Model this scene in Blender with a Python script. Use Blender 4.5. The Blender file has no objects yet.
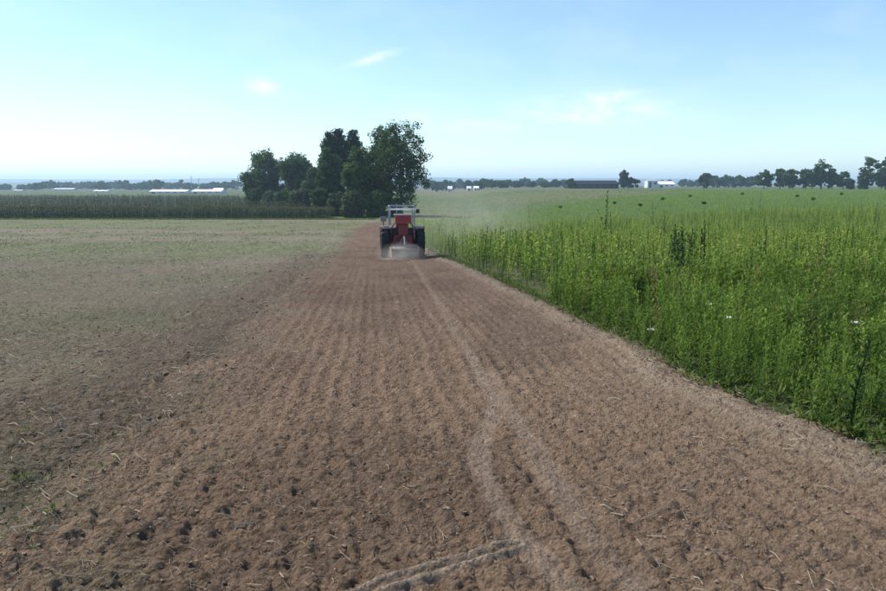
import bpy, bmesh, math, random
import numpy as np
from mathutils import Vector, Matrix

rng = np.random.default_rng(7)
random.seed(7)
scene = bpy.context.scene
COL = scene.collection
R = math.radians

# ------------------------------------------------------------------ camera
EYE, FPX, HOR = 1.7, 690.0, 185.0            # eye height, focal length and horizon row (886 x 591 photograph)
PITCH = math.atan((295.5 - HOR) / FPX)
cd = bpy.data.cameras.new('camera'); cam = bpy.data.objects.new('camera', cd); COL.objects.link(cam)
cd.sensor_width = 36; cd.lens = FPX / 886 * 36; cd.clip_start = 0.05; cd.clip_end = 40000
cam.location = (0, 0, EYE); cam.rotation_euler = (math.pi / 2 - PITCH, 0, 0)
scene.camera = cam

# ------------------------------------------------------------------ sky, sun, exposure
SUN_AZ, SUN_EL = R(-66), R(50)               # azimuth from straight ahead (+Y), negative = left
world = bpy.data.worlds.new('World'); scene.world = world; world.use_nodes = True
wn, wl = world.node_tree.nodes, world.node_tree.links
wn.clear()
def N(nodes, t, **kw):
    n = nodes.new(t)
    for k, v in kw.items(): setattr(n, k, v)
    return n
sky = N(wn, 'ShaderNodeTexSky', sky_type='NISHITA', sun_disc=False)
sky.sun_elevation = SUN_EL; sky.sun_rotation = SUN_AZ; sky.altitude = 400
sky.air_density = 1.0; sky.dust_density = .25; sky.ozone_density = 2.2
bg = N(wn, 'ShaderNodeBackground'); bg.inputs['Strength'].default_value = 0.118
wo = N(wn, 'ShaderNodeOutputWorld')
wl.new(bg.outputs[0], wo.inputs[0])
sl = bpy.data.lights.new('sun', 'SUN'); sl.energy = 4.0; sl.angle = R(0.53); sl.color = (1.0, 0.95, 0.87)
sun = bpy.data.objects.new('sun', sl); COL.objects.link(sun)
sdir = Vector((math.sin(SUN_AZ) * math.cos(SUN_EL), math.cos(SUN_AZ) * math.cos(SUN_EL), math.sin(SUN_EL)))
sun.rotation_euler = sdir.to_track_quat('Z', 'Y').to_euler(); sun.location = (-30, 20, 60)
vs = scene.view_settings
vs.view_transform = 'Standard'; vs.look = 'None'; vs.gamma = 1; vs.exposure = 0.75; vs.use_curve_mapping = False
scene.cycles.max_bounces = 6; scene.cycles.transparent_max_bounces = 8
scene.cycles.volume_bounces = 1

def pray(px, py):
    c, v = (px - 443) / FPX, (295.5 - py) / FPX
    d = Vector((c, math.cos(PITCH) + v * math.sin(PITCH), -math.sin(PITCH) + v * math.cos(PITCH)))
    return d / d.y                            # per metre straight ahead

# thin clouds of the sky, laid out by azimuth and elevation
def sky_clouds():
    tc = N(wn, 'ShaderNodeTexCoord'); sep = N(wn, 'ShaderNodeSeparateXYZ'); wl.new(tc.outputs['Generated'], sep.inputs[0])
    def M(op, a, b=None, c=None):
        m = N(wn, 'ShaderNodeMath', operation=op)
        for i, x in enumerate((a, b, c)):
            if x is None: continue
            if isinstance(x, (int, float)): m.inputs[i].default_value = x
            else: wl.new(x, m.inputs[i])
        return m.outputs[0]
    az = M('ARCTAN2', sep.outputs[0], sep.outputs[1]); el = M('ARCSINE', sep.outputs[2])
    cmb = N(wn, 'ShaderNodeCombineXYZ'); wl.new(az, cmb.inputs[0]); wl.new(M('MULTIPLY', el, 2.4), cmb.inputs[1])
    def noise(scale, det=5, rough=.6, dist=.3):
        n = N(wn, 'ShaderNodeTexNoise'); n.inputs['Scale'].default_value = scale; n.inputs['Detail'].default_value = det
        n.inputs['Roughness'].default_value = rough; n.inputs['Distortion'].default_value = dist
        wl.new(cmb.outputs[0], n.inputs['Vector']); return n.outputs['Fac']
    n1 = noise(26); n2 = noise(7, 4)
    total = None
    for px, py, wx, wy, rot, amp in [(374, 58.5, 20, 3.4, .27, .55), (358, 63, 10, 2.6, .2, .35), (262, 86, 16, 7, 0, .5),
                                     (612, 98, 30, 7, 0, .55), (590, 112, 70, 13, 0, .45), (640, 112, 26, 11, 0, .35),
                                     (480, 126, 44, 7, 0, .3), (425, 118, 22, 6, 0, .25), (415, 115, 30, 5, 0, .15)]:
        d = pray(px, py); a0 = math.atan2(d.x, d.y); e0 = math.asin(d.normalized().z)
        du = M('SUBTRACT', az, a0); dv = M('SUBTRACT', el, e0)
        ca, sa = math.cos(rot), math.sin(rot)
        u = M('DIVIDE', M('ADD', M('MULTIPLY', du, ca), M('MULTIPLY', dv, sa)), wx / FPX)
        v = M('DIVIDE', M('SUBTRACT', M('MULTIPLY', dv, ca), M('MULTIPLY', du, sa)), wy / FPX)
        r2 = M('ADD', M('MULTIPLY', u, u), M('MULTIPLY', v, v))
        g = M('MULTIPLY', M('EXPONENT', M('MULTIPLY', r2, -1.0)), amp)
        total = g if total is None else M('MAXIMUM', total, g)
    shaped = N(wn, 'ShaderNodeMapRange'); shaped.inputs['From Min'].default_value = .34; shaped.inputs['From Max'].default_value = .62
    wl.new(n1, shaped.inputs[0])
    f = M('MULTIPLY', total, M('ADD', M('MULTIPLY', shaped.outputs[0], 1.0), .12))
    veil = N(wn, 'ShaderNodeMapRange'); veil.inputs['From Min'].default_value = .45; veil.inputs['From Max'].default_value = .8
    veil.inputs['To Max'].default_value = .1
    wl.new(n2, veil.inputs[0])
    f = M('ADD', f, veil.outputs[0])
    mix = N(wn, 'ShaderNodeMix', data_type='RGBA'); wl.new(f, mix.inputs[0])
    tn = N(wn, 'ShaderNodeMix', data_type='RGBA', blend_type='MULTIPLY'); tn.inputs[0].default_value = 1; tn.inputs[7].default_value = (.93, .99, 1.0, 1)
    wl.new(sky.outputs[0], tn.inputs[6]); wl.new(tn.outputs[2], mix.inputs[6]); mix.inputs[7].default_value = (7.4, 7.5, 7.7, 1)
    wl.new(mix.outputs[2], bg.inputs['Color'])
sky_clouds()

# ------------------------------------------------------------------ helpers
def tag(o, label=None, cat=None, group=None, kind=None):
    if label: o['label'] = label
    if cat: o['category'] = cat
    if group: o['group'] = group
    if kind: o['kind'] = kind
    return o
def empty(name, loc=(0, 0, 0), rz=0):
    o = bpy.data.objects.new(name, None); COL.objects.link(o); o.location = loc; o.rotation_euler = (0, 0, rz)
    o.empty_display_size = .2
    return o
def link(name, me, mat=None, parent=None):
    o = bpy.data.objects.new(name, me); COL.objects.link(o)
    if mat is not None and not me.materials: me.materials.append(mat)
    if parent: o.parent = parent
    return o
def mesh_np(name, V, F, tint=None, col=None, smooth=False):
    """F: (n,3) or (n,4) int array"""
    me = bpy.data.meshes.new(name)
    V = np.asarray(V, np.float32); F = np.asarray(F, np.int32); k = F.shape[1]
    me.vertices.add(len(V)); me.vertices.foreach_set('co', V.ravel())
    me.loops.add(F.size); me.loops.foreach_set('vertex_index', F.ravel())
    me.polygons.add(len(F)); me.polygons.foreach_set('loop_start', np.arange(0, F.size, k, dtype=np.int32))
    me.polygons.foreach_set('loop_total', np.full(len(F), k, np.int32))
    me.polygons.foreach_set('use_smooth', np.full(len(F), smooth))
    if tint is not None:
        a = me.attributes.new('tint', 'FLOAT', 'POINT'); a.data.foreach_set('value', np.asarray(tint, np.float32))
    if col is not None:
        a = me.attributes.new('col', 'FLOAT_COLOR', 'POINT')
        c4 = np.ones((len(V), 4), np.float32); c4[:, :3] = col; a.data.foreach_set('color', c4.ravel())
    me.update(calc_edges=True)
    return me
def _h(ix, iy, s):
    h = (ix.astype(np.int64) * 374761393 + iy.astype(np.int64) * 668265263 + s * 1442695041) & 0x7fffffff
    h = ((h ^ (h >> 13)) * 1274126177) & 0x7fffffff
    return ((h ^ (h >> 16)) & 0xffffff) / float(0xffffff)
def vnoise(x, y, s=0):
    ix, iy = np.floor(x), np.floor(y); fx, fy = x - ix, y - iy
    fx = fx * fx * fx * (fx * (fx * 6 - 15) + 10); fy = fy * fy * fy * (fy * (fy * 6 - 15) + 10)
    a, b = _h(ix, iy, s), _h(ix + 1, iy, s); c, d = _h(ix, iy + 1, s), _h(ix + 1, iy + 1, s)
    return (a + (b - a) * fx) * (1 - fy) + (c + (d - c) * fx) * fy
def fbm(x, y, s=0, o=4, g=.5):
    t = 0; a = 1; n = 0; x = np.asarray(x, float); y = np.asarray(y, float)
    for i in range(o):
        t = t + a * vnoise(x + 17.3 * i, y - 9.1 * i, s + i); n += a; a *= g; x = x * .8 * 2 + y * .6 * 1.1; y = y * 1.9 - x * .3
    return t / n
def sstep(a, b, x):
    t = np.clip((x - a) / (b - a), 0, 1); return t * t * (3 - 2 * t)

# the lie of the land: a slope falling away in front, a flat plain beyond, higher on the right
def ground_z(x, y):
    x = np.asarray(x, float); y = np.asarray(y, float)
    zf = 4.7 - 2.5 * sstep(0, 48, x) - 1.5 * sstep(60, 320, y) * sstep(5, 80, x)
    s = .053 * np.abs(y) / zf
    g = zf * s / (1 + s ** 4) ** .25
    roll = .10 * (fbm(x * .03, y * .03, 91, 2) - .5) * sstep(8, 40, np.abs(y))
    return np.where(y > 0, -g, .053 * np.abs(y) * .5) + roll
def gz(x, y): return float(ground_z(np.array([x]), np.array([y]))[0])
def onground(px, py, up=0.0, dmax=3000):
    d = pray(px, py); y = 1.2
    while y < dmax:
        if EYE + d.z * y < gz(d.x * y, y) + up: break
        y *= 1.004
    return d.x * y, y
def atd(px, dist): return pray(px, 200).x * dist

# boundaries measured along the field, as x over distance
def edge(points, up=0):
    P = sorted([onground(px, py, up) for px, py in points], key=lambda p: p[1])
    return np.array([p[1] for p in P]), np.array([p[0] for p in P])
RY, RX = edge([(1050, 520), (960, 484), (886, 453), (830, 431), (760, 404), (700, 381), (650, 350), (600, 327), (540, 299), (500, 280), (460, 263), (436, 254), (412, 238), (396, 226)])
LY, LX = edge([(-190, 760), (-60, 620), (20, 540), (100, 465), (180, 396), (240, 340), (290, 294), (320, 268), (345, 241), (356, 228)])
def xr(y): return np.interp(y, RY, RX)
def xl(y): return np.interp(y, LY, LX)
CROP_FAR = lambda x: 122 + (x + 4) * 1.45
def in_crop(x, y): return (x > xr(y)) & (y < CROP_FAR(x)) & (y > -1)
MAIZE_Y = 130.0
def maize_right(y): return np.interp(y, [130, 300, 420], [-20, -84, -125])
def polydist(x, y, P):
    best = np.full(x.shape, 1e9)
    for (ax, ay), (bx, by) in zip(P[:-1], P[1:]):
        dx, dy = bx - ax, by - ay; L = dx * dx + dy * dy
        t = np.clip(((x - ax) * dx + (y - ay) * dy) / L, 0, 1)
        best = np.minimum(best, np.hypot(x - ax - t * dx, y - ay - t * dy))
    return best
def smoothpath(pts, n=6):
    P = [onground(*p) for p in pts]; P = [P[0]] + P + [P[-1]]; out = []
    for i in range(1, len(P) - 2):
        p0, p1, p2, p3 = [np.array(q) for q in P[i - 1:i + 3]]
        for t in np.linspace(0, 1, n, endpoint=False):
            out.append(tuple(.5 * ((2 * p1) + (p2 - p0) * t + (2 * p0 - 5 * p1 + 4 * p2 - p3) * t * t + (3 * p1 - p0 - 3 * p2 + p3) * t ** 3)))
    out.append(tuple(P[-2])); return out
TRACK_A = smoothpath([(575, 591), (548, 565), (522, 535), (500, 505), (484, 472), (480, 448), (486, 428), (494, 408), (484, 378), (462, 340), (440, 305), (422, 276), (412, 260)])
TRACK_B = smoothpath([(640, 591), (600, 545), (570, 505), (545, 465), (524, 430), (503, 398), (484, 372)])
RUT = smoothpath([(350, 600), (375, 588), (410, 576), (450, 564), (490, 553), (516, 545)])
TRACK_C = smoothpath([(352, 330), (356, 290), (362, 262), (368, 240)])

# ------------------------------------------------------------------ materials
MATS = {}
def new_mat(name):
    m = bpy.data.materials.new(name); m.use_nodes = True; n, l = m.node_tree.nodes, m.node_tree.links
    MATS[name] = m
    return m, n, l, n['Principled BSDF']
def mix_rgb(n, l, fac, a, b, blend='MIX'):
    m = n.new('ShaderNodeMix'); m.data_type = 'RGBA'; m.blend_type = blend
    for i, x in ((0, fac), (6, a), (7, b)):
        if isinstance(x, (int, float)): m.inputs[i].default_value = x
        elif isinstance(x, tuple): m.inputs[i].default_value = (*x, 1) if len(x) == 3 else x
        else: l.new(x, m.inputs[i])
    return m.outputs[2]
def noise_n(n, l, scale, detail=4, rough=.6, vec=None):
    t = n.new('ShaderNodeTexNoise'); t.inputs['Scale'].default_value = scale; t.inputs['Detail'].default_value = detail
    t.inputs['Roughness'].default_value = rough
    if vec is None:
        c = n.new('ShaderNodeTexCoord'); vec = c.outputs['Object']
    l.new(vec, t.inputs['Vector']); return t.outputs['Fac']
def maprange(n, l, x, a, b, c=0., d=1.):
    m = n.new('ShaderNodeMapRange'); l.new(x, m.inputs[0])
    for i, v in enumerate((a, b, c, d)): m.inputs[i + 1].default_value = v
    return m.outputs[0]

def soil_mat():
    m, n, l, p = new_mat('soil')
    at = n.new('ShaderNodeAttribute'); at.attribute_name = 'col'
    f1 = maprange(n, l, noise_n(n, l, 38, 6, .72), .3, .7, .62, 1.34)
    f2 = maprange(n, l, noise_n(n, l, 6.5, 6, .7), .3, .7, .74, 1.26)
    f3 = maprange(n, l, noise_n(n, l, 130, 3, .6), .3, .7, .8, 1.2)
    def mul(a, b):
        k = n.new('ShaderNodeMath'); k.operation = 'MULTIPLY'; l.new(a, k.inputs[0]); l.new(b, k.inputs[1]); return k.outputs[0]
    f = mul(mul(f1, f2), f3)
    v = n.new('ShaderNodeVectorMath'); v.operation = 'SCALE'; l.new(at.outputs['Color'], v.inputs[0]); l.new(f, v.inputs['Scale'])
    l.new(v.outputs[0], p.inputs['Base Color']); p.inputs['Roughness'].default_value = .95
    p.inputs['Specular IOR Level'].default_value = .12
    b = n.new('ShaderNodeBump'); b.inputs['Strength'].default_value = 1.0; b.inputs['Distance'].default_value = .05
    vo = n.new('ShaderNodeTexVoronoi'); vo.inputs['Scale'].default_value = 15; vo.inputs['Detail'].default_value = 2; vo.inputs['Roughness'].default_value = .6
    tcv = n.new('ShaderNodeTexCoord'); l.new(tcv.outputs['Object'], vo.inputs['Vector'])
    ad = n.new('ShaderNodeMath'); ad.operation = 'MULTIPLY_ADD'; l.new(vo.outputs['Distance'], ad.inputs[0]); ad.inputs[1].default_value = -.8
    l.new(noise_n(n, l, 30, 7, .72), ad.inputs[2]); l.new(ad.outputs[0], b.inputs['Height']); l.new(b.outputs[0], p.inputs['Normal'])
    return m
def plain(name, col, rough=.6, spec=.4, var=.18, scale=6, metal=0, bump=0, coat=0):
    m, n, l, p = new_mat(name)
    f = maprange(n, l, noise_n(n, l, scale, 5, .65), .3, .7, 1 - var, 1 + var)
    v = n.new('ShaderNodeVectorMath'); v.operation = 'SCALE'; v.inputs[0].default_value = col; l.new(f, v.inputs['Scale'])
    l.new(v.outputs[0], p.inputs['Base Color']); p.inputs['Roughness'].default_value = rough
    p.inputs['Specular IOR Level'].default_value = spec; p.inputs['Metallic'].default_value = metal
    if bump:
        b = n.new('ShaderNodeBump'); b.inputs['Strength'].default_value = bump; b.inputs['Distance'].default_value = .02
        l.new(noise_n(n, l, scale * 3, 4), b.inputs['Height']); l.new(b.outputs[0], p.inputs['Normal'])
    return m
def leaf_mat(name, stops, trans=.35, rough=.55, objrand=.0):
    m, n, l, p = new_mat(name)
    at = n.new('ShaderNodeAttribute'); at.attribute_name = 'tint'
    fac = at.outputs['Fac']
    if objrand:
        oi = n.new('ShaderNodeObjectInfo'); k = n.new('ShaderNodeMath'); k.operation = 'MULTIPLY_ADD'
        l.new(maprange(n, l, oi.outputs['Random'], 0, 1, -1, 1), k.inputs[0]); k.inputs[1].default_value = objrand; l.new(fac, k.inputs[2]); fac = k.outputs[0]
    r = n.new('ShaderNodeValToRGB'); l.new(fac, r.inputs[0])
    e = r.color_ramp.elements
    while len(e) < len(stops): e.new(.5)
    for el, (pos, c) in zip(e, stops): el.position = pos; el.color = (*c, 1)
    l.new(r.outputs[0], p.inputs['Base Color']); p.inputs['Roughness'].default_value = rough; p.inputs['Specular IOR Level'].default_value = .07
    t = n.new('ShaderNodeBsdfTranslucent'); mx = n.new('ShaderNodeMixShader'); mx.inputs[0].default_value = trans
    c2 = mix_rgb(n, l, .5, r.outputs[0], (.9, 1.0, .35), 'MULTIPLY'); l.new(c2, t.inputs[0])
    l.new(p.outputs[0], mx.inputs[1]); l.new(t.outputs[0], mx.inputs[2])
    out = n['Material Output']; l.new(mx.outputs[0], out.inputs[0])
    return m
SOIL = soil_mat()
CROP = leaf_mat('crop_leaf', [(0, (.036, .078, .016)), (.35, (.112, .190, .034)), (.68, (.222, .308, .060)), (.90, (.39, .42, .12)), (1, (.20, .165, .075))], .48, objrand=.08)
DARKWEED = leaf_mat('weed_leaf', [(0, (.018, .040, .012)), (.6, (.040, .075, .020)), (1, (.075, .07, .03))], .25)
MAIZE = leaf_mat('maize_leaf', [(0, (.011, .032, .008)), (.4, (.034, .062, .014)), (.7, (.080, .085, .034)), (1, (.20, .165, .09))], .10)
GRASS = leaf_mat('grass_blade', [(0, (.05, .09, .02)), (.6, (.10, .15, .035)), (1, (.20, .19, .08))], .35)
STRAW = leaf_mat('straw', [(0, (.16, .12, .085)), (.5, (.28, .225, .16)), (1, (.42, .36, .27))], .1, .7)
CLOD = leaf_mat('clod', [(0, (.12, .085, .062)), (.5, (.19, .140, .100)), (1, (.27, .205, .15))], 0.0, .95)
FOL = {
    'dark':  leaf_mat('foliage_dark', [(0, (.030, .060, .020)), (.6, (.064, .112, .034)), (1, (.115, .170, .052))], .34),
    'green': leaf_mat('foliage_green', [(0, (.045, .088, .024)), (.6, (.085, .145, .040)), (1, (.14, .20, .060))], .36),
    'pale':  leaf_mat('foliage_pale', [(0, (.050, .075, .036)), (.6, (.085, .115, .058)), (1, (.13, .16, .085))], .3),
    'blue':  leaf_mat('foliage_conifer', [(0, (.018, .040, .024)), (.6, (.036, .064, .036)), (1, (.065, .095, .052))], .2),
}
BARK = plain('bark', (.085, .068, .052), .9, .2, .35, 3, bump=.6)
FLOWER = plain('white_petal', (.78, .78, .72), .6, .2, .08, 40)

# ------------------------------------------------------------------ ground
rows = [-60, -30, -14, -6, -2, 0, .7]
y = 1.2
while y < 9000:
    rows.append(y); y += min(max(.0105, 1.45 * y * y / (FPX * 1.156 * 1.75)), .032 * y if y < 400 else .1 * y)
rows = np.array(rows)
us = np.concatenate([-np.geomspace(1.6, .76, 16), np.arange(-.74, .7401, .0030), np.geomspace(.76, 1.6, 16)])
U, Y = np.meshgrid(us, rows)
X = U * (np.abs(Y) + 1.4)
nr, nc = X.shape
x, y = X.ravel(), Y.ravel()
z = ground_z(x, y)
edge_n = (fbm(x * 1.3, y * 1.0, 3, 4) - .5)
tl, tr_ = xl(y), xr(y)
inL = sstep(-.8, .8, x - tl + edge_n * 1.8)
inR = sstep(-.10, .25, tr_ - x + edge_n * .5)
tilled = inL * inR * (1 - sstep(100, 125, y))
crop = np.where(in_crop(x, y), 1., 0.)
t = np.clip((x - tl) / (tr_ - tl), 0, 1)
dA, dB, dC, dR = polydist(x, y, TRACK_A), polydist(x, y, TRACK_B), polydist(x, y, TRACK_C), polydist(x, y, RUT)
wob = 1 + .5 * (fbm(x * 6, y * 6, 44, 3) - .5)
trackA = (1 - sstep(.04, .105, dA * wob)) * (.55 + .6 * fbm(x * 2.2, y * 2.2, 46, 3)); trackB = (1 - sstep(.04, .14, dB * wob)) * (.32 + .8 * fbm(x * 2.2, y * 2.2, 47, 3)); trackC = (1 - sstep(.05, .3, dC)) * .12
track = np.maximum(np.maximum(trackA, trackB), trackC) * tilled * (1 - sstep(6, 12, y) * .45)
def billow(x, y, s): return 1 - np.abs(2 * fbm(x, y, s, 3) - 1)
def worley(x, y, s):
    """rounded crumbs: height of the nearest lump of random size"""
    ix, iy = np.floor(x), np.floor(y); h = np.zeros_like(x)
    for i in (-1, 0, 1):
        for j in (-1, 0, 1):
            cx, cy = ix + i, iy + j; px_, py_ = cx + _h(cx, cy, s), cy + _h(cx, cy, s + 1); r = .3 + .55 * _h(cx, cy, s + 2) ** 2
            h = np.maximum(h, r * np.clip(1 - ((x - px_) ** 2 + (y - py_) ** 2) / (r * r), 0, 1) ** .8)
    return h
near = 1 - .85 * sstep(20, 60, y)
wx_, wy_ = x + .03 * (fbm(x * 14, y * 14, 101, 2) - .5), y + .03 * (fbm(x * 14, y * 14, 105, 2) - .5)
W_ = np.clip(tr_ - tl, 1, 9); sx_ = np.where(y < 110, t * W_, x) + .02 * (fbm(x * 14, y * 14, 101, 2) - .5)
crumb = .026 * worley(sx_ * 12.0, wy_ * 11, 110) + .026 * worley(wx_ * 22, wy_ * 21, 120) + .042 * (fbm(x * 26, y * 26, 130, 3, .7) - .5)
crumb = 1.15 * crumb - .03
lump = (fbm(x * 9, y * 9, 10, 4, .62) - .5) + .8 * (fbm(x * 3.1, y * 3.6, 20, 3) - .5)
pit = np.clip(fbm(x * 5, y * 6.5, 31, 3) - .57, 0, 1)
rough_t = 1.0 - .45 * sstep(.55, .8, t)
fur = np.sin(t * 2 * np.pi * 30 + 1.6 * fbm(x * .8, y * .3, 60, 2)) * .35 * (.4 + 1.2 * fbm(x * 1.5, y * .5, 63, 2)) + np.sin(t * 2 * np.pi * 11 + 3.0 * fbm(x * .5, y * .2, 61, 2)) * .14 + .5
# darker, rougher turned soil left of the strip, with a furrow along its edge
dl = x - tl
roughband = sstep(-2.4, -.9, dl + edge_n * 1.6) * (1 - sstep(-.1, .5, dl)) * sstep(2.5, 6, y) * (1 - sstep(34, 42, y))
furrow = np.exp(-((dl + .35 + edge_n * .5) / .22) ** 2) * (1 - sstep(45, 70, y))
berm = np.exp(-((x - tr_ + .34 + edge_n * .4) / .24) ** 2) * (1 - sstep(45, 70, y))
disp = tilled * near * (.034 * lump * rough_t + 1.0 * crumb * (.55 + .45 * rough_t) - .012 * pit * rough_t + .024 * (fur - .5)) * (1 - .8 * track) * (1 - .8 * np.exp(-(dR / .075) ** 4))
disp += (1 - tilled) * (1 - crop) * near * (.034 * lump + .8 * crumb - .05 * pit)
disp += crop * near * .03 * lump
disp += -.014 * track * near + .012 * tilled * near * (np.exp(-((dA - .17) / .035) ** 2) + .6 * np.exp(-((dB - .2) / .04) ** 2))
disp += .012 * track * near * (np.sin(dA * 0 + (x * .6 + y) * 2 * np.pi / .085) > .2) * .5
disp += tilled * near * (0.023 * np.exp(-((dR - .042) / .020) ** 2) - .008 * np.exp(-(dR / .02) ** 2))
disp += -.07 * furrow * near + .07 * berm * near * (.5 + fbm(x * 3, y * 3, 71, 2)) + roughband * near * .05 * lump
z = z + disp
# base colours of the earth
def C(*c): return np.array(c)[None, :]
def lerp(a, b, f): return a + (b - a) * np.asarray(f)[:, None]
big = fbm(x * .35, y * .22, 5, 4)
soil_t = lerp(C(.185, .128, .093), C(.265, .192, .140), big)
soil_t = lerp(soil_t, C(.255, .188, .138), .55 * sstep(.5, .8, t))
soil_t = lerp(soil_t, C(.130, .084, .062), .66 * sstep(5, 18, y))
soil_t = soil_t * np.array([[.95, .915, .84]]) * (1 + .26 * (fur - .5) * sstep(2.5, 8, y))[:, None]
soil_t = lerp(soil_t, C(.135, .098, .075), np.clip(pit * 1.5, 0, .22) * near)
soil_t = lerp(soil_t, C(.250, .185, .134), .75 * np.clip(track * 1.35, 0, 1))
damp = sstep(.46, .66, fbm(x * .9, y * .45, 150, 4)); soil_t = soil_t * (1 - .20 * damp * (1 - track))[:, None]
dust = sstep(.02, .1, np.abs(dR - .042)); soil_t = lerp(soil_t, C(.34, .262, .19), (1 - sstep(.012, .04, np.abs(dR - .042))) * .85)
stub = lerp(C(.122, .102, .068), C(.185, .153, .103), fbm(x * .5, y * .3, 8, 4))
far_g = sstep(14, 42, y)
greenpatch = sstep(.50, .64, fbm(x * .42, y * .25, 12, 4))
stub = lerp(stub, C(.105, .125, .048), greenpatch * (.22 + .38 * far_g))
band = fbm(x * .02, y * .11, 15, 3)
stub = lerp(stub, C(.150, .160, .080), far_g * sstep(.42, .58, band) * .8)
stub = lerp(stub, C(.215, .180, .130), far_g * sstep(.55, .40, band) * .0 + far_g * (1 - sstep(.38, .5, band)) * .7)
stub = lerp(stub, C(.125, .094, .066), roughband * .75)
# pale wheelings running out over the stubble
ww = np.exp(-((np.mod(x * .9 + y * .12, 3.0) - 1.5) / .12) ** 2) * far_g * (1 - sstep(70, 100, y))
stub = lerp(stub, C(.26, .235, .165), .35 * ww)
grass_c = lerp(C(.075, .115, .035), C(.12, .15, .05), fbm(x * .4, y * .4, 33, 3))
stub = lerp(stub, grass_c, sstep(-7, -4, y - MAIZE_Y + 4 * (fbm(x * .08, y * .1, 2, 2) - .5)) * (x < -8))
plain_c = lerp(C(.075, .095, .042), C(.120, .118, .065), sstep(.42, .6, fbm(x * .004, y * .0016, 50, 3)))
crop_far = CROP_FAR(x)
brown = lerp(C(.115, .125, .055), C(.085, .118, .045), sstep(.4, .65, fbm(x * .03, y * .008, 51, 3)))
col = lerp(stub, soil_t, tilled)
col = lerp(col, lerp(C(.085, .095, .040) + 0 * col, C(.070, .115, .027), sstep(30, 50, y)), crop)
col = np.where(((y > crop_far) & (x > -9))[:, None], brown, col)
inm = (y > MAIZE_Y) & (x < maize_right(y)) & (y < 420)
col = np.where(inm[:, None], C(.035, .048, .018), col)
col = lerp(col, plain_c, sstep(400, 520, y))
col = lerp(col, C(.30, .245, .18), berm * .5 * (1 - crop) * inR)
rel = sstep(-1.2, 0, 0 * y) * 0
V = np.stack([x, y, z], 1)
idx = np.arange(nr * nc).reshape(nr, nc)
F = np.stack([idx[:-1, :-1], idx[:-1, 1:], idx[1:, 1:], idx[1:, :-1]], -1).reshape(-1, 4)
fc = F[:, 0]
zone = np.where(y[fc] > 420, 3, np.where(in_crop(x[fc], y[fc]), 2, np.where((tilled[fc] > .5), 1, np.where((y[fc] > crop_far[fc]) & (x[fc] > -9), 3, 0))))
for k, nm in enumerate(['stubble_field', 'tilled_strip', 'crop_field_soil', 'distant_plain']):
    f = F[zone == k]; u, inv = np.unique(f, return_inverse=True)
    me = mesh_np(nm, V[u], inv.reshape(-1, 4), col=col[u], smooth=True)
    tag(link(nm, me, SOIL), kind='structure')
GV, GX, GY = V, X, Y
def surf_z(px_, py_):
    """height of the built ground mesh at many points (bilinear in its own grid)"""
    px_ = np.asarray(px_, float); py_ = np.asarray(py_, float)
    r = np.interp(py_, rows, np.arange(nr)); u = px_ / (np.abs(py_) + 1.4); c = np.interp(u, us, np.arange(nc))
    r0 = np.clip(np.floor(r).astype(int), 0, nr - 2); c0 = np.clip(np.floor(c).astype(int), 0, nc - 2)
    fr, fcx = r - r0, c - c0; Z = z.reshape(nr, nc)
    return (Z[r0, c0] * (1 - fr) + Z[r0 + 1, c0] * fr) * (1 - fcx) + (Z[r0, c0 + 1] * (1 - fr) + Z[r0 + 1, c0 + 1] * fr) * fcx

# ------------------------------------------------------------------ scattering into joined meshes
def scatter(name, temps, P, yaw, S, tint, mat, tilt=None, pick=None, parent=None, cap=1.0):
    """temps: list of (V, F, tintoffset); P (n,3); S (n,3) scale; one joined mesh"""
    n = len(P); pick = rng.integers(0, len(temps), n) if pick is None else pick
    Vs, Fs, Ts, off = [], [], [], 0
    for k, (tv, tf, tt) in enumerate(temps):
        sel = np.where(pick == k)[0]
        if not len(sel): continue
        v = tv[None] * S[sel][:, None, :]
        if tilt is not None:
            ax, ay = tilt[sel, 0][:, None], tilt[sel, 1][:, None]
            vx, vy, vz = v[..., 0] + ax * v[..., 2], v[..., 1] + ay * v[..., 2], v[..., 2]
        else: vx, vy, vz = v[..., 0], v[..., 1], v[..., 2]
        c, s = np.cos(yaw[sel])[:, None], np.sin(yaw[sel])[:, None]
        w = np.stack([vx * c - vy * s, vx * s + vy * c, vz], -1) + P[sel][:, None, :]
        Vs.append(w.reshape(-1, 3)); m = len(tv)
        Fs.append((tf[None] + (np.arange(len(sel)) * m)[:, None, None] + off).reshape(-1, 3)); off += m * len(sel)
        tq = tint[sel][:, None] + tt[None]; Ts.append(np.where(tint[sel][:, None] > 1.05, 1.0, np.minimum(tq, cap)).ravel())
    me = mesh_np(name, np.concatenate(Vs), np.concatenate(Fs), tint=np.clip(np.concatenate(Ts), 0, 1))
    return link(name, me, mat, parent)

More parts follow.
